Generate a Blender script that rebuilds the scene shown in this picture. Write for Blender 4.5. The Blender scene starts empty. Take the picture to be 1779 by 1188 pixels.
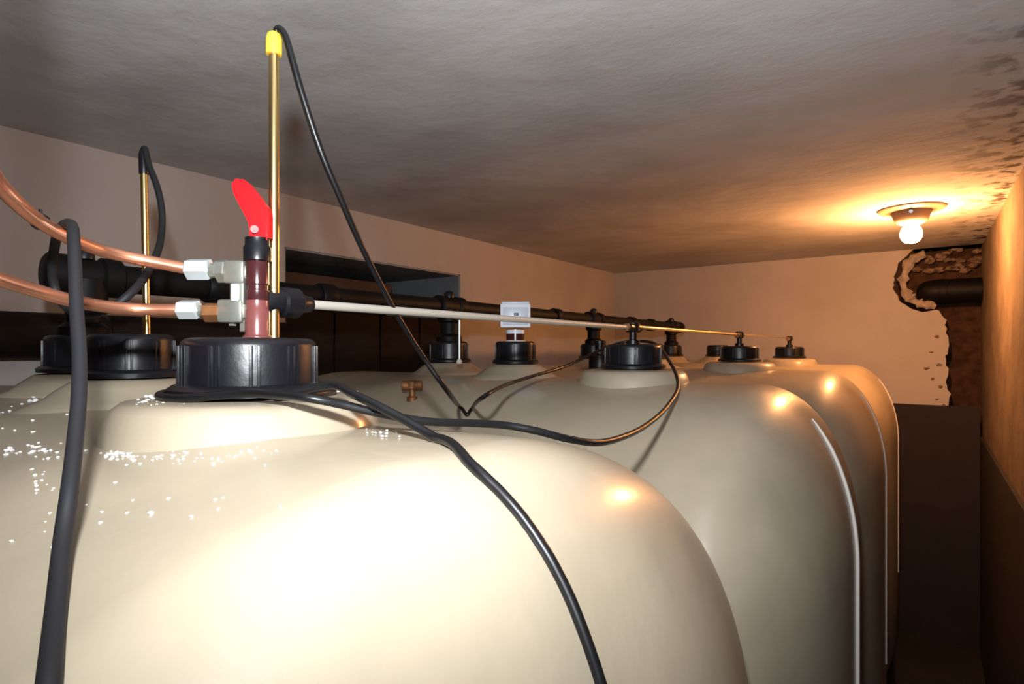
import bpy, bmesh, math, random
from mathutils import Vector, Matrix
random.seed(7)
sc = bpy.context.scene
COL = sc.collection
PI = math.pi
EYE = 1.40                      # eye height above the floor; everything below is laid out relative to the eye, then lifted

# ------------------------------------------------------------------ camera, world, flash, exposure
YAW = math.radians(35.3)
F = Vector((-math.sin(YAW), math.cos(YAW), 0)); R = Vector((math.cos(YAW), math.sin(YAW), 0)); Z = Vector((0, 0, 1))
cd = bpy.data.cameras.new('camera'); cam = bpy.data.objects.new('camera', cd); COL.objects.link(cam)
cam.location = (0, 0, EYE); cam.rotation_euler = (PI/2, 0, YAW)
cd.sensor_width = 36; cd.lens = 36*1020/1779; cd.shift_y = 12/1779; cd.clip_start = 0.01
sc.camera = cam
w = bpy.data.worlds.new('world'); sc.world = w; w.use_nodes = True
w.node_tree.nodes['Background'].inputs[0].default_value = (1, .9, .8, 1)
w.node_tree.nodes['Background'].inputs[1].default_value = 0.0
FLASH_POWER = 45.0
fd = bpy.data.lights.new('camera_flash', 'SPOT'); fd.shadow_soft_size = .016; fd.spot_size = math.radians(156); fd.spot_blend = .9
fd.energy = FLASH_POWER; fd.color = (.93, .97, 1)
flash = bpy.data.objects.new('camera_flash', fd); COL.objects.link(flash)
flash.location = R*-.027 + Z*.14 + Z*EYE; flash.rotation_euler = (PI/2 + math.radians(11), 0, YAW)
BULB_STRENGTH = 760
sc.view_settings.view_transform = 'Standard'; sc.view_settings.look = 'None'
sc.view_settings.gamma = 1; sc.view_settings.exposure = 0; sc.view_settings.use_curve_mapping = False

def at(px, py, d):              # a photograph pixel at a given depth -> a point (eye-relative)
    return F*d + R*((px-889.5)/1020*d) + Z*((606-py)/1020*d)

# ------------------------------------------------------------------ materials
def mat(name, col, rough=.5, metal=0, var=0, vscale=8, bump=0, bscale=40, col2=None, spec=.5, sss=0, stretch=None, coat=0, detail=5, pits=0):
    m = bpy.data.materials.new(name); m.use_nodes = True
    nt = m.node_tree; b = nt.nodes['Principled BSDF']
    b.inputs['Base Color'].default_value = (*col, 1); b.inputs['Roughness'].default_value = rough
    b.inputs['Metallic'].default_value = metal; b.inputs['Specular IOR Level'].default_value = spec
    if coat: b.inputs['Coat Weight'].default_value = coat; b.inputs['Coat Roughness'].default_value = .2
    if sss:
        b.inputs['Subsurface Weight'].default_value = sss
        b.inputs['Subsurface Radius'].default_value = (.02, .014, .008)
    tc = nt.nodes.new('ShaderNodeNewGeometry'); src = tc.outputs['Position']
    if stretch:
        mp = nt.nodes.new('ShaderNodeMapping'); mp.inputs['Scale'].default_value = stretch
        nt.links.new(src, mp.inputs['Vector']); src = mp.outputs['Vector']
    if var or col2:
        n = nt.nodes.new('ShaderNodeTexNoise'); n.inputs['Scale'].default_value = vscale; n.inputs['Detail'].default_value = detail
        nt.links.new(src, n.inputs['Vector'])
        r = nt.nodes.new('ShaderNodeValToRGB')
        c2 = col2 or tuple(c*(1-var) for c in col)
        r.color_ramp.elements[0].position = .35; r.color_ramp.elements[0].color = (*c2, 1)
        r.color_ramp.elements[1].position = .62; r.color_ramp.elements[1].color = (*col, 1)
        nt.links.new(n.outputs['Fac'], r.inputs['Fac']); nt.links.new(r.outputs['Color'], b.inputs['Base Color'])
    if bump:
        n = nt.nodes.new('ShaderNodeTexNoise'); n.inputs['Scale'].default_value = bscale; n.inputs['Detail'].default_value = 6
        n.inputs['Roughness'].default_value = .6
        nt.links.new(src, n.inputs['Vector'])
        bn = nt.nodes.new('ShaderNodeBump'); bn.inputs['Strength'].default_value = bump; bn.inputs['Distance'].default_value = .01
        nt.links.new(n.outputs['Fac'], bn.inputs['Height']); nt.links.new(bn.outputs['Normal'], b.inputs['Normal'])
    return m

M = {}
M['plaster'] = mat('wall_plaster', (.46, .415, .385), .9, var=.14, vscale=2.2, bump=.35, bscale=14, spec=.15)
M['reveal'] = mat('shaded_plaster_grey', (.26, .27, .29), .9, var=.3, vscale=6, bump=.4, bscale=20, spec=.15)  # shade on the niche reveals put into a grey copy of the plaster
M['coat'] = mat('grey_bund_coating', (.032, .026, .026), .8, var=.15, vscale=5, bump=.1, bscale=30, spec=.2)
M['floor'] = mat('dark_concrete', (.010, .009, .008), .85, var=.3, vscale=5, bump=.3)
M['tank'] = mat('cream_polyethylene', (.385, .325, .238), .42, var=.2, vscale=6, bump=.04, bscale=60, spec=.3, coat=.55)
M['black'] = mat('black_plastic', (.005, .005, .007), .36, spec=.4, bump=.05, bscale=80)
M['pipeblack'] = mat('black_pipe_plastic', (.004, .0035, .0035), .55, spec=.16)
M['cable'] = mat('black_cable', (.004, .004, .005), .38, spec=.4)
M['cablegrey'] = mat('dark_grey_cable', (.010, .010, .012), .6, spec=.3)
M['brass'] = mat('brass_rod', (.83, .62, .28), .28, metal=1)
M['oldbrass'] = mat('tarnished_brass', (.26, .11, .04), .55, metal=.5, var=.4, vscale=60)
M['yellow'] = mat('yellow_cap', (.80, .55, .05), .4)
M['copper'] = mat('copper_pipe', (.80, .36, .22), .33, metal=.9, var=.25, vscale=25)
M['nickel'] = mat('nickel_fitting', (.46, .47, .41), .3, metal=.8, var=.2, vscale=40)
M['zinc'] = mat('zinc_nut', (.62, .68, .70), .35, metal=.5)
M['red'] = mat('red_lever', (.62, .002, .006), .4)
M['stem'] = mat('maroon_stem', (.045, .011, .012), .22)
M['stempink'] = mat('pale_maroon_stem', (.15, .045, .042), .28)
M['tube'] = mat('suction_tube_metal', (.48, .455, .40), .5, metal=.35)
M['white'] = mat('white_gauge', (.72, .74, .80), .4)
M['dial'] = mat('grey_dial', (.50, .55, .66), .35)
M['bluedot'] = mat('dark_blue_dot', (.04, .06, .12), .4)
M['cream'] = mat('cream_ring', (.75, .66, .55), .45)
M['raw'] = mat('unpainted_brown_render', (.20, .15, .11), .92, var=.3, vscale=7, bump=.5, bscale=18, spec=.1)
M['rail'] = mat('brown_rail', (.075, .048, .034), .8, var=.3, vscale=9, spec=.15)
M['filler'] = mat('dark_filler', (.012, .007, .005), .75, var=.4, vscale=10, stretch=(8, 1, 8), spec=.2)  # shade tone for the added niche boards and left wall pipe
M['dark'] = mat('dark_earth', (.012, .010, .009), .95, spec=.05)
M['earth'] = mat('broken_masonry', (.07, .036, .022), .95, var=.5, vscale=25, bump=.8, bscale=40, spec=.1)
M['stone'] = mat('broken_stone', (.26, .18, .13), .9, var=.6, vscale=30, bump=.7, bscale=50, spec=.1)
M['crumb'] = mat('white_crumbs', (.85, .86, .86), .5)
M['porcelain'] = mat('shaded_porcelain', (.20, .14, .10), .5)  # brown shading of the holder's underside put into the base colour
M['seam'] = mat('lit_seam', (.78, .72, .66), .35)  # lit look of the seams put into a paler colour than the tanks
M['lens'] = None
# the ceiling: trowelled grey render with soot stains near the right wall
def ceiling_mat():
    m = mat('ceiling_render', (.62, .605, .605), .92, var=.22, vscale=3.2, bump=0, spec=.12, stretch=(.7, 1.0, 1), detail=8)
    nt = m.node_tree; b = nt.nodes['Principled BSDF']
    geo = [n for n in nt.nodes if n.type == 'NEW_GEOMETRY'][0]
    ramp = [n for n in nt.nodes if n.type == 'VALTORGB'][0]
    # trowel streaks: two stretched noises into bump
    mp = nt.nodes.new('ShaderNodeMapping'); mp.inputs['Rotation'].default_value = (0, 0, .35); mp.inputs['Scale'].default_value = (6, 8, 6)
    nt.links.new(geo.outputs['Position'], mp.inputs['Vector'])
    n1 = nt.nodes.new('ShaderNodeTexNoise'); n1.inputs['Scale'].default_value = 1.0; n1.inputs['Detail'].default_value = 7; n1.inputs['Roughness'].default_value = .62
    nt.links.new(mp.outputs['Vector'], n1.inputs['Vector'])
    n2 = nt.nodes.new('ShaderNodeTexNoise'); n2.inputs['Scale'].default_value = 3.0; n2.inputs['Detail'].default_value = 3
    nt.links.new(geo.outputs['Position'], n2.inputs['Vector'])
    ad = nt.nodes.new('ShaderNodeMath'); ad.operation = 'MULTIPLY_ADD'; ad.inputs[1].default_value = 1.4
    nt.links.new(n2.outputs['Fac'], ad.inputs[0]); nt.links.new(n1.outputs['Fac'], ad.inputs[2])
    bn = nt.nodes.new('ShaderNodeBump'); bn.inputs['Strength'].default_value = .4; bn.inputs['Distance'].default_value = .012
    nt.links.new(ad.outputs[0], bn.inputs['Height']); nt.links.new(bn.outputs['Normal'], b.inputs['Normal'])
    # soot: noise times a mask near the corner with the right wall
    sx = nt.nodes.new('ShaderNodeSeparateXYZ'); nt.links.new(geo.outputs['Position'], sx.inputs[0])
    mr = nt.nodes.new('ShaderNodeMapRange'); mr.inputs[1].default_value = .02; mr.inputs[2].default_value = .2; nt.links.new(sx.outputs['X'], mr.inputs[0])
    n3 = nt.nodes.new('ShaderNodeTexNoise'); n3.inputs['Scale'].default_value = 22; n3.inputs['Detail'].default_value = 6
    nt.links.new(geo.outputs['Position'], n3.inputs['Vector'])
    r3 = nt.nodes.new('ShaderNodeValToRGB'); r3.color_ramp.elements[0].position = .50; r3.color_ramp.elements[1].position = .62
    nt.links.new(n3.outputs['Fac'], r3.inputs['Fac'])
    mu = nt.nodes.new('ShaderNodeMath'); mu.operation = 'MULTIPLY'; nt.links.new(mr.outputs[0], mu.inputs[0]); nt.links.new(r3.outputs['Color'], mu.inputs[1])
    mx = nt.nodes.new('ShaderNodeMixRGB'); mx.inputs[2].default_value = (.06, .045, .04, 1)
    nt.links.new(mu.outputs[0], mx.inputs[0]); nt.links.new(ramp.outputs['Color'], mx.inputs[1]); nt.links.new(mx.outputs[0], b.inputs['Base Color'])
    return m
M['ceiling'] = ceiling_mat()
bm_ = bpy.data.materials.new('glowing_bulb'); bm_.use_nodes = True
e = bm_.node_tree.nodes['Principled BSDF']; e.inputs['Emission Color'].default_value = (1, .42, .135, 1); e.inputs['Emission Strength'].default_value = BULB_STRENGTH
e.inputs['Base Color'].default_value = (1, .9, .8, 1); M['bulb'] = bm_

# ------------------------------------------------------------------ object helpers
LAB = ('label', 'category', 'group', 'kind')
def link_mesh(name, bm, m, parent=None, base=None, smooth=True, angle=40):
    """bm holds eye-relative coordinates; the mesh is stored relative to its thing's base"""
    bmesh.ops.recalc_face_normals(bm, faces=bm.faces)
    if parent is not None:
        root = parent
        while root.parent is not None: root = root.parent
        base = Vector(root['_b'])
    if base is None:
        xs = [v.co for v in bm.verts]
        base = Vector(((min(c.x for c in xs)+max(c.x for c in xs))/2, (min(c.y for c in xs)+max(c.y for c in xs))/2, min(c.z for c in xs)))
    base = Vector(base)
    bmesh.ops.translate(bm, verts=bm.verts, vec=-base)
    me = bpy.data.meshes.new(name); bm.to_mesh(me); bm.free()
    if smooth:
        for p in me.polygons: p.use_smooth = True
        if hasattr(me, 'set_sharp_from_angle'): me.set_sharp_from_angle(angle=math.radians(angle))
    me.materials.append(m)
    o = bpy.data.objects.new(name, me); COL.objects.link(o)
    if parent is not None: o.parent = parent
    else: o.location = base; o['_b'] = tuple(base)
    return o
def tag(o, label=None, cat=None, group=None, kind=None):
    if label: o['label'] = label
    if cat: o['category'] = cat
    if group: o['group'] = group
    if kind: o['kind'] = kind
    return o
def thing(name, base, label, cat, group=None):
    o = bpy.data.objects.new(name, None); COL.objects.link(o); o.empty_display_size = .05
    o.location = base; o['_b'] = tuple(base)
    return tag(o, label, cat, group)
def dup(root, delta, label, group=None):
    r = root.copy(); COL.objects.link(r); r.location = root.location + Vector(delta)
    r['_b'] = tuple(r.location); r['label'] = label
    if group: r['group'] = group
    def rec(src, dst):
        for ch in list(src.children):
            if ch.get('_skip'): continue
            c = ch.copy(); COL.objects.link(c); c.parent = dst; rec(ch, c)
    rec(root, r)
    return r

def box(bm, lo, hi, bev=0):
    vs = [bm.verts.new((x, y, z)) for x in (lo[0], hi[0]) for y in (lo[1], hi[1]) for z in (lo[2], hi[2])]
    fs = [(0,1,3,2), (4,6,7,5), (0,4,5,1), (2,3,7,6), (0,2,6,4), (1,5,7,3)]
    faces = [bm.faces.new([vs[i] for i in f]) for f in fs]
    if bev:
        ed = {e for f in faces for e in f.edges}
        bmesh.ops.bevel(bm, geom=list(ed), offset=bev, segments=2, affect='EDGES', profile=.6)
def obox(bm, c, ax, ay, az, sx, sy, sz, bev=0):
    """box centred at c along three unit axes"""
    b2 = bmesh.new(); box(b2, (-sx/2, -sy/2, -sz/2), (sx/2, sy/2, sz/2), bev)
    for v in b2.verts: v.co = Vector(c) + ax*v.co.x + ay*v.co.y + az*v.co.z
    me = bpy.data.meshes.new('t'); b2.to_mesh(me); b2.free(); bm.from_mesh(me); bpy.data.meshes.remove(me)
def frame_of(d):
    d = Vector(d).normalized(); a = Vector((0, 0, 1)) if abs(d.z) < .9 else Vector((1, 0, 0))
    u = d.cross(a).normalized(); return u, d.cross(u).normalized()
def lathe(bm, c, axis, prof, n=32, rot=0):
    """prof: (r, h) list along axis from c; ends capped"""
    axis = Vector(axis).normalized(); u, v = frame_of(axis); c = Vector(c); rings = []
    for r, h in prof:
        rings.append([bm.verts.new(c + axis*h + (u*math.cos(2*PI*i/n+rot) + v*math.sin(2*PI*i/n+rot))*max(r, 1e-5)) for i in range(n)])
    for a, b in zip(rings, rings[1:]):
        for i in range(n): bm.faces.new((a[i], a[(i+1) % n], b[(i+1) % n], b[i]))
    bm.faces.new(rings[0][::-1]); bm.faces.new(rings[-1])
def cyl(bm, a, b, r, n=24, bev=0, rot=0):
    a = Vector(a); b = Vector(b); L = (b-a).length
    if bev: prof = [(r-bev, 0), (r, bev), (r, L-bev), (r-bev, L)]
    else: prof = [(r, 0), (r, L)]
    lathe(bm, a, b-a, prof, n, rot)
def spline(pts, n=8):
    P = [Vector(p) for p in pts]; P = [P[0]*2-P[1]] + P + [P[-1]*2-P[-2]]; out = []
    for i in range(1, len(P)-2):
        p0, p1, p2, p3 = P[i-1:i+3]
        def tt(a, b, t): return t + max((b-a).length, 1e-6)**.5
        t0 = 0; t1 = tt(p0, p1, t0); t2 = tt(p1, p2, t1); t3 = tt(p2, p3, t2)
        for k in range(n):
            t = t1 + (t2-t1)*k/n
            A1 = p0*((t1-t)/(t1-t0)) + p1*((t-t0)/(t1-t0)); A2 = p1*((t2-t)/(t2-t1)) + p2*((t-t1)/(t2-t1)); A3 = p2*((t3-t)/(t3-t2)) + p3*((t-t2)/(t3-t2))
            B1 = A1*((t2-t)/(t2-t0)) + A2*((t-t0)/(t2-t0)); B2 = A2*((t3-t)/(t3-t1)) + A3*((t-t1)/(t3-t1))
            out.append(B1*((t2-t)/(t2-t1)) + B2*((t-t1)/(t2-t1)))
    out.append(P[-2]); return out
def tube(bm, pts, r, n=10, rs=None):
    u, v = frame_of(pts[1]-pts[0]); rings = []
    for i, p in enumerate(pts):
        d = (pts[min(i+1, len(pts)-1)] - pts[max(i-1, 0)]).normalized()
        u = (u - d*u.dot(d)).normalized(); v = d.cross(u)
        rr = rs[i] if rs else r
        rings.append([bm.verts.new(p + (u*math.cos(2*PI*k/n) + v*math.sin(2*PI*k/n))*rr) for k in range(n)])
    for a, b in zip(rings, rings[1:]):
        for k in range(n): bm.faces.new((a[k], a[(k+1) % n], b[(k+1) % n], b[k]))
    bm.faces.new(rings[0][::-1]); bm.faces.new(rings[-1])
def make(name, m, parent, fn, *a, smooth=True, angle=40, **k):
    bm = bmesh.new(); fn(bm, *a, **k); return link_mesh(name, bm, m, parent, smooth=smooth, angle=angle)

# ------------------------------------------------------------------ the room (eye-relative)
XL, XR, YN, YF, ZC, ZF = -1.66, .21, -1.3, 3.5, .49, -EYE
def struct(name, m, fn, *a, parent=None, **k):
    bm = bmesh.new(); fn(bm, *a, **k)
    o = link_mesh(name, bm, m, parent, base=None if parent else (0, 0, 0), smooth=False)
    if parent is None: o['kind'] = 'structure'
    return o
struct('floor', M['floor'], box, (XL-.7, YN-.2, ZF-.15), (XR+.3, YF+.4, ZF))
struct('ceiling', M['ceiling'], box, (XL-.7, YN-.2, ZC), (XR+.3, YF+.4, ZC+.15))
struct('wall_near', M['plaster'], box, (XL-.5, YN-.15, ZF), (XR+.15, YN, ZC))
struct('wall_right', M['raw'], box, (XR, YN, ZF), (XR+.15, YF+.3, ZC))
# left wall with the deep niche
NY0, NY1, NZ0, NZ1, ND = 1.10, 1.955, -.20, .323, .46
def left_wall(bm):
    box(bm, (XL-ND, YN, ZF), (XL, NY0, ZC)); box(bm, (XL-ND, NY1, ZF), (XL, YF+.3, ZC))
    box(bm, (XL-ND, NY0, ZF), (XL, NY1, NZ0)); box(bm, (XL-ND, NY0, NZ1), (XL, NY1, ZC))
struct('wall_left', M['plaster'], left_wall)
win = struct('window_1', M['dark'], box, (XL-ND-.05, NY0-.05, NZ0-.05), (XL-ND, NY1+.05, NZ1+.05))
def linings(bm):
    t = .006
    box(bm, (XL-ND, NY1-t, NZ0), (XL-.004, NY1, NZ1)); box(bm, (XL-ND, NY0, NZ0), (XL-.004, NY0+t, NZ1))
    box(bm, (XL-ND, NY0, NZ1-t), (XL-.004, NY1, NZ1)); box(bm, (XL-ND, NY0, NZ0), (XL-.004, NY1, NZ0+t))
struct('shaded_lining', M['reveal'], linings, parent=win)
for z0, z1, xo in ((.222, .262, .14),):
    struct('board', M['rail'], box, (XL-xo, NY0+.006, z0), (XL-xo+.03, NY1-.30, z1), parent=win)
for i in range(4):  # dark boards added to black out the lower niche
    y0 = NY0+.008+i*.21; struct('dark_fill_board', M['filler'], box, (XL-.06, y0, NZ0+.006), (XL-.03, y0+.203, .128), parent=win, bev=.003)

# far wall: chipped outline with a broken pocket in the right corner
def fw(px, py):                 # photo pixel on the far wall plane -> (X, Z)
    u = (px-889.5)/1020; d = F + R*u; t = YF/d.y
    return (d.x*t, (606-py)/1020*t)
EDGE = [(1722, 392), (1690, 392), (1660, 402), (1636, 405), (1612, 420), (1588, 432), (1566, 452), (1556, 474), (1552, 492), (1555, 508), (1566, 526), (1585, 537), (1610, 541), (1632, 540),
        (1645, 556), (1643, 578), (1649, 600), (1642, 618), (1648, 640), (1643, 662), (1652, 684), (1650, 712), (1650, 820)]
def jag(pts):
    out = []
    for a, b in zip(pts, pts[1:]):
        for k in range(3):
            t = k/3; out.append((a[0]+(b[0]-a[0])*t + (random.uniform(-3.2, 3.2) if k else 0), a[1]+(b[1]-a[1])*t + (random.uniform(-3.2, 3.2) if k else 0)))
    return out + [pts[-1]]
E2 = [fw(*p) for p in jag(EDGE)]; E2[0] = (XR, E2[0][1])
def far_wall(bm):
    out = [(XL-.3, ZF), (XL-.3, ZC), (XR, ZC)] + E2 + [(E2[-1][0], ZF)]
    vs = [bm.verts.new((x, YF, z)) for x, z in out]
    f = bm.faces.new(vs)
    r = bmesh.ops.extrude_face_region(bm, geom=[f])
    bmesh.ops.translate(bm, verts=[g for g in r['geom'] if isinstance(g, bmesh.types.BMVert)], vec=(0, .13, 0))
    bmesh.ops.triangulate(bm, faces=bm.faces)
wf = struct('wall_far', M['plaster'], far_wall)
struct('rubble_backing', M['earth'], box, (-.3, YF+.128, ZF), (XR+.1, YF+.2, ZC), parent=wf)
# rough stones showing in the pocket
def stone(bm, c, s):
    bmesh.ops.create_icosphere(bm, subdivisions=2, radius=1)
    for v in bm.verts:
        k = 1 + random.uniform(-.34, .3); v.co = Vector((v.co.x*s[0]*k, v.co.y*s[1]*k, v.co.z*s[2]*k)) + Vector(c)
for i in range(60):
    px = random.uniform(1580, 1712); py = random.uniform(402, 470)
    if py < 400 + (1640-px)*.4 + 14: continue
    x, z = fw(px, py); s = random.uniform(.007, .019)
    struct('stone', M['stone'], stone, (x, YF+.10-random.uniform(0, .03), z), (s*1.3, s, s*.8), parent=wf)
# pale ring of old mortar round the pocket's left end
def ring(bm):
    pts = [Vector((fw(x, y)[0], YF+.012, fw(x, y)[1])) for x, y in ((1606, 440), (1584, 452), (1572, 474), (1570, 496), (1578, 514), (1598, 527), (1625, 531))]
    P = spline(pts, 4); tube(bm, P, .03, 7, [.020+random.uniform(-.009, .009) for _ in P])
    for v in bm.verts: v.co += Vector((random.uniform(-.005, .005), (v.co.y-YF)*-.3, random.uniform(-.005, .005)))
struct('mortar_rim', mat('old_mortar', (.40, .33, .27), .9, var=.35, vscale=30, bump=.6, bscale=40, spec=.1), ring, parent=wf)
# chips flaked off the plaster beside the chase
def chip(bm, c, r):
    lathe(bm, c, (0, -1, 0), [(r, -.002), (r*.95, .003), (r*.6, .0045)], 7, random.random())
for px, py in ((1628, 585), (1618, 612), (1632, 634), (1620, 658), (1634, 672), (1628, 694), (1640, 704), (1610, 640)):
    x, z = fw(px, py); r = random.uniform(.006, .014); struct('plaster_chip', M['raw'], stone, (x, YF, z), (r, .004, r*random.uniform(.4, 1.3)), parent=wf)
# oil-proof grey coating on the lower walls
struct('trim_1', M['coat'], box, (XL, YF-.012, ZF), (XR-.012, YF, -.272))
struct('trim_2', M['coat'], box, (XR-.012, YN, ZF), (XR, YF, -.41))
struct('trim_3', M['coat'], box, (XL, YN, ZF), (XL+.012, YF-.012, -.2))

# ------------------------------------------------------------------ oil tanks
PITCH, Y0, TOP, HW, RX, RY, RZ = .845, .297, -.066, .415, .165, .40, .30
TX0, TX1 = -1.55, -.098
PW = 2.15                                       # boxier plan corners: the end walls stay nearly flat
def drop(q): return RZ*(1-math.sqrt(max(0, 1-q*q)))
def surf(x, y, k):
    yc = Y0+PITCH*k; dx = min(x-TX0, TX1-x); dy = HW-abs(y-yc)
    qx = max(0, RX-dx)/RX; qy = max(0, RY-dy)/RY; q = (qx**PW + qy**PW)**(1/PW)
    if q > 1: return None
    return TOP - drop(q)
CAPX = {'a': -.5, 'b': -.82, 'c': -1.06}
def collar_h(r): return -.043 if r < .099 else (-.043-(r-.099)*2.2 if r < .112 else None)
def top_z(x, y):
    best = -9
    for k in range(4):
        z = surf(x, y, k)
        if z is None: continue
        r = math.hypot(x-CAPX['a'], y-(Y0+PITCH*k)); c = collar_h(r)
        if c is not None: z = max(z, c)
        best = max(best, z)
    return best
def on_tank(px, py, lift=0.0):
    d = F + R*((px-889.5)/1020) + Z*((606-py)/1020); t = .1
    while t < 4:
        p = d*t
        if top_z(p.x, p.y) + lift > p.z: return p
        t += .001
    return d*1.5
def tank_body(bm, k):
    yc = Y0+PITCH*k; rings = []; NS = 26
    def ringpts(q, z):
        out = []
        for cx, cy, a0 in ((TX1-RX, yc+HW-RY, 0), (TX0+RX, yc+HW-RY, PI/2), (TX0+RX, yc-HW+RY, PI), (TX1-RX, yc-HW+RY, 1.5*PI)):
            for i in range(NS+1):
                a = a0 + PI/2*i/NS
                c, s_ = math.cos(a), math.sin(a); e_ = 2/PW
                out.append(bm.verts.new((cx+RX*q*math.copysign(abs(c)**e_, c), cy+RY*q*math.copysign(abs(s_)**e_, s_), z)))
            # straight run along the long side gets extra vertices
        return out
    N = 22
    for i in range(1, N+1):
        th = PI/2*i/N; rings.append(ringpts(math.sin(th), TOP-RZ*(1-math.cos(th))))
    for z in (-.5, -.8, -1.0): rings.append(ringpts(1, z))
    for i in range(1, 9):
        th = PI/2*i/8; rings.append(ringpts(max(math.cos(th), .02), -1.1-.3*math.sin(th)))
    for a, b in zip(rings, rings[1:]):
        n = len(a)
        for i in range(n): bm.faces.new((a[i], a[(i+1) % n], b[(i+1) % n], b[i]))
    bm.faces.new(rings[0]); bm.faces.new(rings[-1][::-1])
tank_lab = ['nearest cream plastic oil tank, floodlit and filling the foreground', 'second cream plastic oil tank, behind the nearest, with a pale seam down its end',
            'third cream plastic oil tank counted from the front, its shoulder lit orange', 'farthest cream plastic oil tank, orange lit, against the back wall']
tanks = []
for k in range(4):
    yc = Y0+PITCH*k
    t = thing('oil_tank', (-.8, yc, ZF), tank_lab[k], 'tank', 'cream oil tanks in a row'); tanks.append(t)
    make('body', M['tank'], t, tank_body, k, angle=70)
    c = Vector((CAPX['a'], yc, 0))
    make('neck_collar', M['tank'], t, lathe, c, Z, [(.125, -.14), (.116, -.078), (.111, -.062), (.106, -.050), (.099, -.0445), (.090, -.043), (.06, -.042)], 64, angle=60)
    make('neck_collar', M['tank'], t, lathe, Vector((CAPX['b'], yc+.03, 0)), Z, [(.15, -.12), (.12, -.072), (.09, -.060), (.072, -.046), (.06, -.038), (.04, -.036)], 40, angle=60)
    make('neck_collar', M['tank'], t, lathe, Vector((CAPX['c'], yc+.06, 0)), Z, [(.15, -.12), (.12, -.072), (.09, -.060), (.072, -.046), (.06, -.038), (.04, -.036)], 40, angle=60)
    if k:
        P = []
        for i in range(24):
            th = PI/2*(.40+.60*i/23); P.append(Vector((TX1-RX+(RX+.0015)*math.sin(th), yc, TOP-RZ+(RZ+.0015)*math.cos(th))))
        P.append(Vector((TX1+.0015, yc, -.9)))
        o = make('mould_seam', M['seam'], t, tube, P, .0042, 8, [.0012+(.0022 if k == 1 else .0006)*min(1, i/6) for i in range(len(P))])
        o['label'] = 'pale mould seam ridge'

# ------------------------------------------------------------------ screw caps
def screw_cap(name, base, r, z0, z1, nrib, label, cat='cap', group=None, rot=0, flange=True):
    t = thing(name, (base[0], base[1], z0), label, cat, group); c = Vector((base[0], base[1], 0)); h = z1-z0
    make('cap_body', M['black'], t, lathe, c, Z, [(r, z0), (r, z1-h*.16), (r*.985, z1-h*.08), (r*.93, z1-h*.02), (r*.86, z1), (r*.3, z1)], 64)
    if flange: make('flange', M['black'], t, lathe, c, Z, [(r*1.17, z0-.005), (r*1.18, z0+.0005), (r*1.1, z0+.004), (r*.98, z0+.005)], 64)
    for i in range(nrib):
        a = 2*PI*i/nrib+rot; d = Vector((math.cos(a), math.sin(a), 0)); s = Vector((-d.y, d.x, 0))
        bm = bmesh.new()
        for off in (-.055, .055):
            obox(bm, c + d*(r*1.01) + s*(r*off) + Z*(z0+h*.44), d, s, Z, r*.07, r*.055, h*.82, r*.012)
        link_mesh('grip_rib', bm, M['black'], t)
    return t
FACE = math.atan2(.289, .5)
caps = []
ca = screw_cap('screw_cap', (CAPX['a'], Y0), .0565, -.035, .0095, 11, 'large black ribbed screw cap on the nearest tank, under the red lever', group='black screw caps on the tanks', rot=-.48)
for k, (dx, lab) in enumerate(((-.0, 'black ribbed screw cap on the second tank, encircled by a looping cable'), (.0, 'black screw cap on the third tank, below the golden tube'), (.0, 'last black screw cap, rightmost, on the farthest tank'))):
    dup(ca, (dx, PITCH*(k+1), 0), lab, 'black screw caps on the tanks')
cb = screw_cap('screw_cap', (CAPX['b'], Y0+.03), .048, -.030, .018, 10, 'black screw cap holding the small brass dipstick at left', group='black screw caps on the tanks', rot=.2)
dup(cb, (0, PITCH, 0), 'black screw cap beneath the white gauge box', 'black screw caps on the tanks')
dup(cb, (0, PITCH*2, 0), 'black screw cap on the third tank, mostly hidden behind the cap with the cable loop', 'black screw caps on the tanks')
dup(cb, (0, PITCH*3, 0), 'black screw cap just left of the third cap on the golden tube line', 'black screw caps on the tanks')
cc = screw_cap('screw_cap', (CAPX['c'], Y0+.06), .050, -.030, .02, 10, 'black screw cap behind the copper pipes at left, under the black fill pipe', group='black screw caps on the tanks', rot=.1)
dup(cc, (0, PITCH, 0), 'black screw cap in shadow left of the white gauge box', 'black screw caps on the tanks')
dup(cc, (0, PITCH*2, 0), 'black screw cap under the fill pipe between gauge box and cable loop', 'black screw caps on the tanks')
dup(cc, (0, PITCH*3, 0), 'black screw cap under the far end of the fill pipe', 'black screw caps on the tanks')

# ------------------------------------------------------------------ black fill pipe over the tanks
fp = thing('fill_pipe', (CAPX['c'], 1.7, .085), 'long black fill pipe with couplings running behind the caps', 'pipe')
FX, FZ = CAPX['c'], .112
make('pipe', M['pipeblack'], fp, cyl, (FX, .315, FZ), (FX, 3.02, FZ), .0225, 24)
for k in range(4):
    y = Y0+.06+PITCH*k
    bm = bmesh.new(); lathe(bm, (FX, y-.05, FZ), (0, 1, 0), [(.026, 0), (.031, .004), (.031, .028), (.0265, .032), (.0265, .068), (.031, .072), (.031, .096), (.026, .1)], 24)
    lathe(bm, (FX, y, .0205), Z, [(.034, 0), (.034, .012), (.024, .02), (.024, .05), (.031, .054), (.031, .085)], 24)
    te = link_mesh('tee', bm, M['pipeblack'], fp)
    bm = bmesh.new(); lathe(bm, (FX, y, FZ+.026), Z, [(.014, 0), (.014, .012), (.010, .017), (.004, .019)], 12); link_mesh('plug', bm, M['black'], te)
for y in (.56, .80, 1.55, 1.76, 2.40, 2.62, 3.0):
    make('coupling', M['pipeblack'], fp, lathe, (FX, y-.02, FZ), (0, 1, 0), [(.026, 0), (.029, .004), (.029, .036), (.026, .04)], 24)
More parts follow.
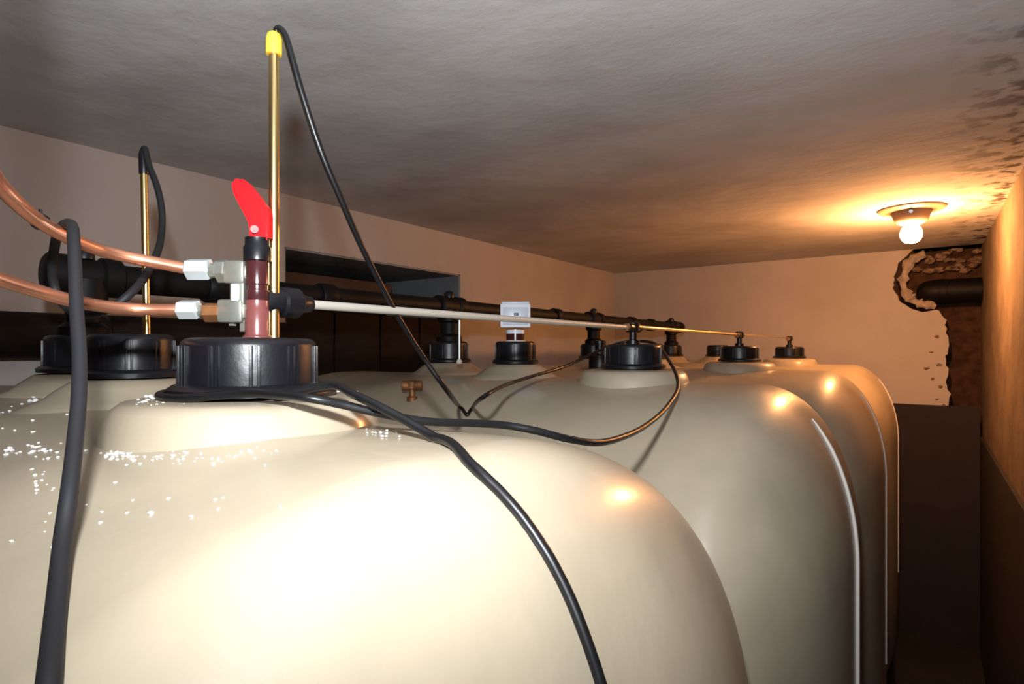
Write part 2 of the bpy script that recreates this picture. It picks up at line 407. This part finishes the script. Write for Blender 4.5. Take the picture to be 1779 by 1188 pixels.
make('end_cap', M['pipeblack'], fp, lathe, (FX, .335, FZ), (0, -1, 0), [(.027, 0), (.027, .018), (.022, .026), (.01, .03)], 24)

# ------------------------------------------------------------------ suction tube line over the large caps
st = thing('suction_tube', (CAPX['a'], 1.7, .035), 'thin straight metal suction tube linking the row of large caps', 'pipe')
SX, SZ = CAPX['a'], .044
segs = [(.352, Y0+PITCH-.025), (Y0+PITCH+.025, Y0+2*PITCH-.02), (Y0+2*PITCH+.02, Y0+3*PITCH-.015)]
for i, (a, b) in enumerate(segs):
    o = make('tube', M['tube'] if i == 0 else M['brass'], st, cyl, (SX, a, SZ + .002*i), (SX, b, SZ+.002*i), (.0047, .0042, .002)[i], 16)  # far lengths take brass: golden lamplight put into the colour
    if i: o['label'] = 'golden brass length of tube'
for k in range(1, 4):
    y = Y0+PITCH*k; bm = bmesh.new()
    cyl(bm, (SX, y-.028, SZ), (SX, y+.028, SZ), .010, 16, .002); lathe(bm, (SX, y, .0096), Z, [(.014, 0), (.014, .008), (.008, .010), (.008, .026), (.013, .028), (.013, .044), (.009, .047)], 16)
    f = link_mesh('valve_head', bm, M['black'], st)
    for s in (-1, 1):
        bm = bmesh.new(); cyl(bm, (SX, y+s*.024, SZ), (SX, y+s*.036, SZ), .0085, 6); link_mesh('nut', bm, M['oldbrass'], f)
bm = bmesh.new(); lathe(bm, (SX, .300, SZ), (0, 1, 0), [(.009, 0), (.012, .004), (.012, .026), (.0145, .028), (.0145, .044), (.009, .050), (.0075, .060)], 20)
link_mesh('connector', bm, M['black'], st)

# ------------------------------------------------------------------ suction valve with the red lever on the nearest cap
D = .53
sv = thing('suction_valve', at(446, 589, D), 'suction valve with red lever, dark stem and nickel fittings on the nearest cap', 'valve')
ax = at(447, 589, D)
def up(py): return at(447, py, D)
def stem_part(name, m, prof):
    bm = bmesh.new(); lathe(bm, Vector((ax.x, ax.y, 0)), Z, [(r, (606-py)/1020*D) for r, py in prof], 20); return link_mesh(name, bm, m, sv)
stem_part('lower_stem', M['stempink'], [(.0125, 592), (.0125, 584), (.0105, 582), (.0105, 540), (.0098, 538), (.0098, 522)])
stem_part('stem', M['stem'], [(.0094, 522), (.0100, 520), (.0100, 505), (.0090, 503), (.0090, 496), (.0100, 494), (.0100, 456), (.0094, 454)])
stem_part('collar', M['black'], [(.0095, 455), (.0118, 453), (.0118, 430), (.0105, 427), (.0105, 414)])
def lever(bm):
    out = [(431, 416), (466, 416), (466, 364), (452, 344), (427, 313), (415, 308), (401, 311), (401, 330), (412, 352), (426, 378), (431, 390)]
    vs = [bm.verts.new(at(x, y, D-.006)) for x, y in out]; f = bm.faces.new(vs)
    r = bmesh.ops.extrude_face_region(bm, geom=[f]); bmesh.ops.translate(bm, verts=[g for g in r['geom'] if isinstance(g, bmesh.types.BMVert)], vec=F*.012)
    bmesh.ops.bevel(bm, geom=list(bm.edges), offset=.0022, segments=2, affect='EDGES')
lv = make('lever', M['red'], sv, lever, angle=50); lv['label'] = 'bright red bent lever handle'
bm = bmesh.new(); cyl(bm, at(442, 398, D-.0062), at(442, 398, D-.0095), .0035, 12); link_mesh('lever_screw', bm, M['stempink'], lv)
bm = bmesh.new(); cyl(bm, at(434, 455, D-.005), at(434, 590, D-.005), .0, 6)
bm.free()
def hcyl(name, m, x0, x1, y, r, n=24, bev=0, par=sv):
    bm = bmesh.new(); cyl(bm, at(x0, y, D), at(x1, y, D), r*.53/1020, n, bev*.53/1020, rot=.3); return link_mesh(name, bm, m, par, angle=30)
vb = make('valve_block', M['nickel'], sv, lambda bm: (obox(bm, at(413, 474, D), R, F, Z, .0185, .018, .021, .003), obox(bm, at(417, 508, D), R, F, Z, .0125, .014, .03, .002), obox(bm, at(406, 541, D), R, F, Z, .0225, .018, .021, .003), obox(bm, at(432, 541, D), R, F, Z, .012, .012, .012, .001), obox(bm, at(430, 474, D), R, F, Z, .012, .012, .012, .001)))
vb['label'] = 'nickel-plated valve block'
o = make('bright_face', M['zinc'], vb, lambda bm: obox(bm, at(408, 508, D-.008), R, F, Z, .0055, .004, .0155, .001))
o = hcyl('nut', M['zinc'], 326, 366, 468, 19, 6, 2); hcyl('coupling', M['nickel'], 366, 380, 470, 13)
hcyl('nut', M['nickel'], 379, 396, 471, 21, 6, 2)
hcyl('nut', M['zinc'], 311, 346, 538, 17, 6, 2); hcyl('coupling', M['nickel'], 346, 357, 540, 10)
o = hcyl('ferrule', M['oldbrass'], 356, 386, 543, 17, 6, 2); o['label'] = 'brass ferrule nut'
make('bolt', M['nickel'], sv, lambda bm: (cyl(bm, at(404, 566, D), at(404, 556, D), .0035, 6), cyl(bm, at(424, 576, D), at(424, 556, D), .004, 6)))

# copper pipes
def copper(name, pts, label):
    bm = bmesh.new(); tube(bm, spline(pts, 8), .0053, 14); return tag(link_mesh(name, bm, M['copper']), label, 'pipe', 'copper oil lines')
cp1 = copper('copper_pipe', [at(328, 467, D), at(240, 450, .515), at(180, 436, .495), at(120, 413, .46), at(70, 385, .43), at(30, 353, .405), at(0, 322, .385), at(-40, 262, .34), at(-85, 190, .275),
             R*-.196+F*.21+Z*.17, R*-.192+F*.2+Z*.26, R*-.192+F*.2+Z*.489], 'upper copper pipe bending up from the valve past the hooked grey cable')  # out-of-view riser added so its flash shadow bands the ceiling
cp2 = copper('copper_pipe', [at(313, 538, D), at(240, 537, .52), at(180, 532, .5), at(120, 521, .475), at(60, 504, .45), at(0, 485, .42), at(-60, 462, .39), at(-140, 440, .36), at(-260, 420, .33)], 'lower copper pipe running left from the lower white nut')
bm = bmesh.new(); 
c0 = at(70, 385, .43); dr = (at(74, 388, .43)-at(66, 382, .43)).normalized(); cyl(bm, c0-dr*.0016, c0+dr*.0016, .0064, 12); cyl(bm, c0+Z*.004, c0+Z*.009, .0012, 6)
o = link_mesh('cable_tie', bm, M['black'], cp1)

# ------------------------------------------------------------------ dipsticks
d1 = thing('dipstick', at(476, 588, .545), 'tall brass dipstick with yellow tip beside the red lever', 'dipstick', 'brass dipsticks')
b0 = at(476, 592, .545); tz = (606-88)/1020*.545
make('rod', M['brass'], d1, cyl, b0, Vector((b0.x, b0.y, tz)), .0048, 20)
make('tip', M['yellow'], d1, lathe, Vector((b0.x, b0.y, 0)), Z, [(.0068, tz-.004), (.0072, tz-.002), (.0072, tz+.010), (.0062, tz+.0145), (.0035, tz+.017)], 20)
# second one
dd = .736
d2 = thing('dipstick', at(255, 584, dd), 'thinner brass dipstick at left with black tip, behind the copper pipes', 'dipstick', 'brass dipsticks')
b2 = at(255, 582, dd); t2 = at(250, 300, dd)
make('rod', M['brass'], d2, cyl, b2, t2, .0042, 16)
t3 = at(249, 262, dd)
make('tip', M['black'], d2, lathe, t2, t3-t2, [(.0052, -.002), (.0056, 0), (.0056, .022), (.004, .0285), (.002, .03)], 16)

# ------------------------------------------------------------------ cables
CR = .0034
def T(px, py, lift=CR): return on_tank(px, py, lift)
pts = [at(479, 56, .545), at(484, 50, .544), at(493, 58, .542), at(505, 95, .54), at(525, 165, .545), at(560, 270, .56), at(592, 345, .58), at(620, 410, .605), at(655, 482, .64), at(690, 548, .68), at(735, 620, .72), at(775, 676, .74)]
pts += [T(800, 708), T(812, 721), T(818, 712), at(842, 688, .85), at(880, 668, 1.0), at(930, 652, 1.14), at(985, 635, 1.27), at(1035, 612, 1.35), at(1085, 594, 1.38), at(1128, 594, 1.34),
        at(1146, 604, 1.27), at(1162, 626, 1.17), at(1174, 648, 1.09), at(1178, 672, 1.01), at(1160, 705, .88), at(1128, 735, .74), at(1085, 758, .62), at(1035, 769, .55), at(985, 762, .52), at(930, 748, .51), at(880, 739, .505),
        at(820, 735, .49), at(740, 732, .47), at(660, 718, .455), at(600, 704, .445), at(540, 692, .435), at(480, 686, .445), at(430, 683, .457)]
for a in (-75, -105, -140, -175, 150, 115, 80, 45, 10, -15):
    aa = math.radians(a) ; r = .0715
    pts.append(Vector((CAPX['a']+r*math.cos(aa), Y0+r*math.sin(aa), -.0425+CR)))
pts += [at(578, 669, .468), at(612, 684, .452), at(652, 703, .44), at(704, 730, .43), at(760, 763, .415), T(820, 808), T(870, 856), T(915, 910), T(955, 970), T(985, 1030), T(1010, 1090), T(1035, 1165), T(1046, 1200)]
e_ = pts[-1]; pts += [e_ + Vector((.02, .01, -.09)), e_ + Vector((.03, .02, -.25)), e_ + Vector((.03, .03, -.55))]
P = spline(pts, 8)
for p in P:                                     # lie on the plastic, never in it
    z = top_z(p.x, p.y)
    if z > -5 and p.z < z + CR*.9: p.z = z + CR*.9
bm = bmesh.new(); tube(bm, P, CR, 10)
tag(link_mesh('sensor_cable', bm, M['cable']), 'glossy black cable from the yellow dipstick tip, looping over the tanks', 'cable', 'black sensor cables')
CT = .0038
pts = [at(248, 268, dd), at(251, 258, dd-.002), at(258, 285, dd-.01), at(273, 325, dd-.02), at(281, 365, dd-.03), at(280, 410, dd-.05), at(262, 462, .60), at(232, 505, .54), at(205, 527, .53), at(172, 543, .53), at(140, 545, .53), at(112, 530, .54), at(95, 500, .54), at(91, 465, .53), at(95, 428, .51),
       at(103, 400, .475), at(115, 389, .45), at(125, 392, .425), at(128, 415, .40), at(130, 460, .385), at(133, 540, .365), at(138, 620, .345), at(137, 690, .325), at(131, 760, .305), at(121, 850, .28), at(110, 930, .265), at(98, 1050, .245), at(85, 1180, .225), at(78, 1250, .215), at(70, 1400, .20), at(62, 1650, .18), at(60, 1900, .17)]
def above(p):                                   # keep a hanging cable on the near side of the plastic, along its own line of sight
    d = p.normalized(); t = p.length
    while t > .05 and top_z((d*t).x, (d*t).y) + CT*1.05 > (d*t).z: t -= .002
    return d*t
pts = pts[:12] + [above(p) for p in pts[12:]]
P = spline(pts, 8)
bm = bmesh.new(); tube(bm, P, CT, 12)
tag(link_mesh('sensor_cable', bm, M['cablegrey']), 'thick dark grey cable hooked over the copper pipe, hanging down the left foreground', 'cable', 'black sensor cables')

# ------------------------------------------------------------------ gauge box on the second tank
gd = 1.39; gy = Y0+.03+PITCH
g = thing('level_gauge', (CAPX['b'], gy, .018), 'small white gauge box on ringed neck, second tank', 'gauge')
gc = Vector((CAPX['b'], gy, 0))
hz = lambda py: (606-py)/1020*1.409
make('neck', M['stem'], g, lathe, gc, Z, [(.022, .018), (.022, hz(572))], 24)
make('ring', M['cream'], g, lathe, gc, Z, [(.024, hz(597)), (.026, hz(596)), (.026, hz(592)), (.024, hz(591))], 24)
o = make('ring', M['white'], g, lathe, gc, Z, [(.021, hz(580)), (.0225, hz(579)), (.0225, hz(573)), (.021, hz(572))], 24)
zc_ = (hz(527)+hz(569))/2; fh = hz(527)-hz(569)
case = make('case', M['white'], g, lambda bm: obox(bm, gc+Z*zc_, R, F, Z, .073, .04, fh, .004))
make('dial', M['dial'], case, lambda bm: obox(bm, gc+Z*(zc_-.001)-F*.0205, R, F, Z, .060, .003, fh*.72, .001))
make('window', M['bluedot'], case, lambda bm: obox(bm, gc+Z*(zc_+.003)-F*.0225+R*.002, R, F, Z, .011, .003, .007, .0005))
make('button', M['dial'], case, lambda bm: cyl(bm, gc+Z*(zc_-.005)-F*.022-R*.016, gc+Z*(zc_-.005)-F*.0245-R*.016, .004, 12))
make('lid', M['dial'], case, lambda bm: obox(bm, gc+Z*(zc_+fh/2+.002), R, F, Z, .068, .036, .006, .002))

# thin rod standing in for a highlight on the black neck, small stub beyond, brass drain fitting
rd = 1.43
r_ = thing('glint_rod', at(798, 628, rd), 'thin silvery rod standing in for a highlight, left of the white gauge box', 'rod')
make('rod', M['zinc'], r_, cyl, at(798, 626, rd), at(798, 556, rd), .0028, 10)
make('foot', M['cream'], r_, lathe, at(798, 632, rd), Z, [(.007, 0), (.008, .003), (.006, .009), (.003, .012)], 12)
p0 = at(716, 652, 1.28); p0.z = top_z(p0.x, p0.y) - .004
b_ = thing('drain_fitting', p0, 'small rusty brass fitting on the tank behind the large cap', 'fitting')
make('body', M['oldbrass'], b_, lathe, p0, Z, [(.012, 0), (.012, .008), (.007, .012), (.007, .026), (.013, .028), (.013, .042), (.009, .046)], 12)
make('spout', M['oldbrass'], b_, lambda bm: cyl(bm, p0+Z*.034-R*.022, p0+Z*.034+R*.022, .011, 12, .001))
p1 = at(1042, 600, 1.9); p1.z = -.04
s_ = thing('pipe_stub', p1, 'short black upright stub just left of the cap with the cable loop', 'pipe')
make('base', M['black'], s_, lathe, p1, Z, [(.036, -.03), (.036, .018), (.030, .022), (.018, .024)], 20)
make('stub', M['black'], s_, lathe, p1, Z, [(.016, .02), (.016, .055), (.020, .057), (.020, .066), (.014, .068)], 16)

# dark pipe added low along the left wall, standing in for shadow
lp = thing('shade_pipe', (XL+.07, .8, .0), 'added dark pipe shape standing in for shadow low along the left wall', 'pipe')
make('pipe', M['filler'], lp, cyl, (XL+.07, -1.0, .03), (XL+.07, 1.06, .03), .05, 20)
for y in (-.2, .55): make('pipe_clip', M['black'], lp, lathe, (XL+.07, y, .03), (0, 1, 0), [(.052, 0), (.055, .003), (.055, .022), (.052, .025)], 20)

# ------------------------------------------------------------------ ceiling lamp
LX, LY = -.047, 2.48
la = thing('ceiling_lamp', (LX, LY, ZC), 'bare glowing bulb in a round ceiling holder, right', 'lamp')
make('base_plate', M['porcelain'], la, lathe, (LX, LY, ZC), -Z, [(.100, 0), (.100, .005), (.094, .009), (.06, .012)], 32)
make('holder', M['porcelain'], la, lathe, (LX, LY, ZC-.013), -Z, [(.062, 0), (.056, .012), (.050, .03), (.036, .040), (.028, .042)], 32)
make('bulb', M['bulb'], la, lathe, (LX, LY, ZC-.054), -Z, [(.016, -.004), (.019, .004), (.028, .014), (.033, .028), (.0335, .040), (.029, .053), (.020, .063), (.008, .067)], 24)
sc_ = make('terminal_screw', M['stem'], la, lambda bm: cyl(bm, Vector((LX-.0, LY-.055, ZC-.02)), Vector((LX, LY-.068, ZC-.022)), .006, 10))

# black drain pipe in the broken pocket
bp = thing('broken_wall_pipe', (.08, YF+.02, .22), 'thick black pipe stub in the broken hole of the back wall', 'pipe')
x0, zp = fw(1592, 507)
make('pipe', M['pipeblack'], bp, lathe, (x0, YF+.035, zp), (1, 0, 0), [(.012, 0), (.036, .010), (.052, .035), (.058, .07), (.058, .09), (.060, .092), (.060, .12), (.058, .122), (.058, XR-x0-.002)], 24)

# ------------------------------------------------------------------ crumbs scattered on the nearest tank
def crumbs(bm):
    spots = []
    def cl(n, cx, cy, sx, sy, s0, s1):
        for _ in range(n): spots.append((random.gauss(cx, sx), random.gauss(cy, sy), random.uniform(s0, s1)))
    cl(26, 75, 690, 32, 8, 1.5, 4.5); cl(16, 50, 720, 40, 22, 1.2, 3); cl(22, 55, 780, 32, 8, 1.5, 4.5); cl(16, 75, 830, 12, 25, 1.5, 3.5)
    cl(46, 205, 790, 18, 4, 1.5, 4); cl(40, 300, 794, 60, 7, 1.2, 3.5); cl(20, 420, 790, 30, 8, 1.5, 3.5); cl(40, 278, 690, 16, 5, 1.5, 4.5)
    cl(24, 350, 697, 60, 4, 1, 2.5); cl(30, 590, 678, 24, 4, 1.5, 4); cl(34, 700, 708, 22, 6, 1.5, 4); cl(14, 660, 752, 16, 4, 1.5, 4); cl(10, 860, 812, 16, 10, 1, 2.5)
    cl(5, 290, 880, 60, 15, 2, 4); cl(8, 90, 900, 60, 60, 1.5, 3); cl(26, 210, 652, 40, 4, 1, 2.5)
    for x, y, s in ((262, 892, 6), (333, 898, 5), (293, 866, 4), (487, 880, 4), (175, 908, 4), (20, 940, 3.5), (200, 838, 3), (370, 806, 5), (300, 792, 5), (232, 800, 4)): spots.append((x, y, s))
    for x, y, s in spots:
        if x < -10: continue
        p = on_tank(x, y); 
        if p.length > 1.2: continue
        r = s/1020*p.length*.8
        k = bmesh.ops.create_icosphere(bm, subdivisions=1, radius=r)
        for v in k['verts']: v.co = Vector((v.co.x*random.uniform(.7, 1.3), v.co.y*random.uniform(.7, 1.3), v.co.z*.6)) + p + Z*r*.2
bm = bmesh.new(); crumbs(bm)
tag(link_mesh('white_crumbs', bm, M['crumb']), 'scattered white crumbs and droplets on the nearest tank top', 'debris', kind='stuff')

# ------------------------------------------------------------------ lift everything so the floor is at z = 0
for o in sc.objects:
    if o.parent is None and o.type in {'MESH', 'EMPTY'}: o.location.z += EYE
for o in sc.objects:
    if '_b' in o: del o['_b']
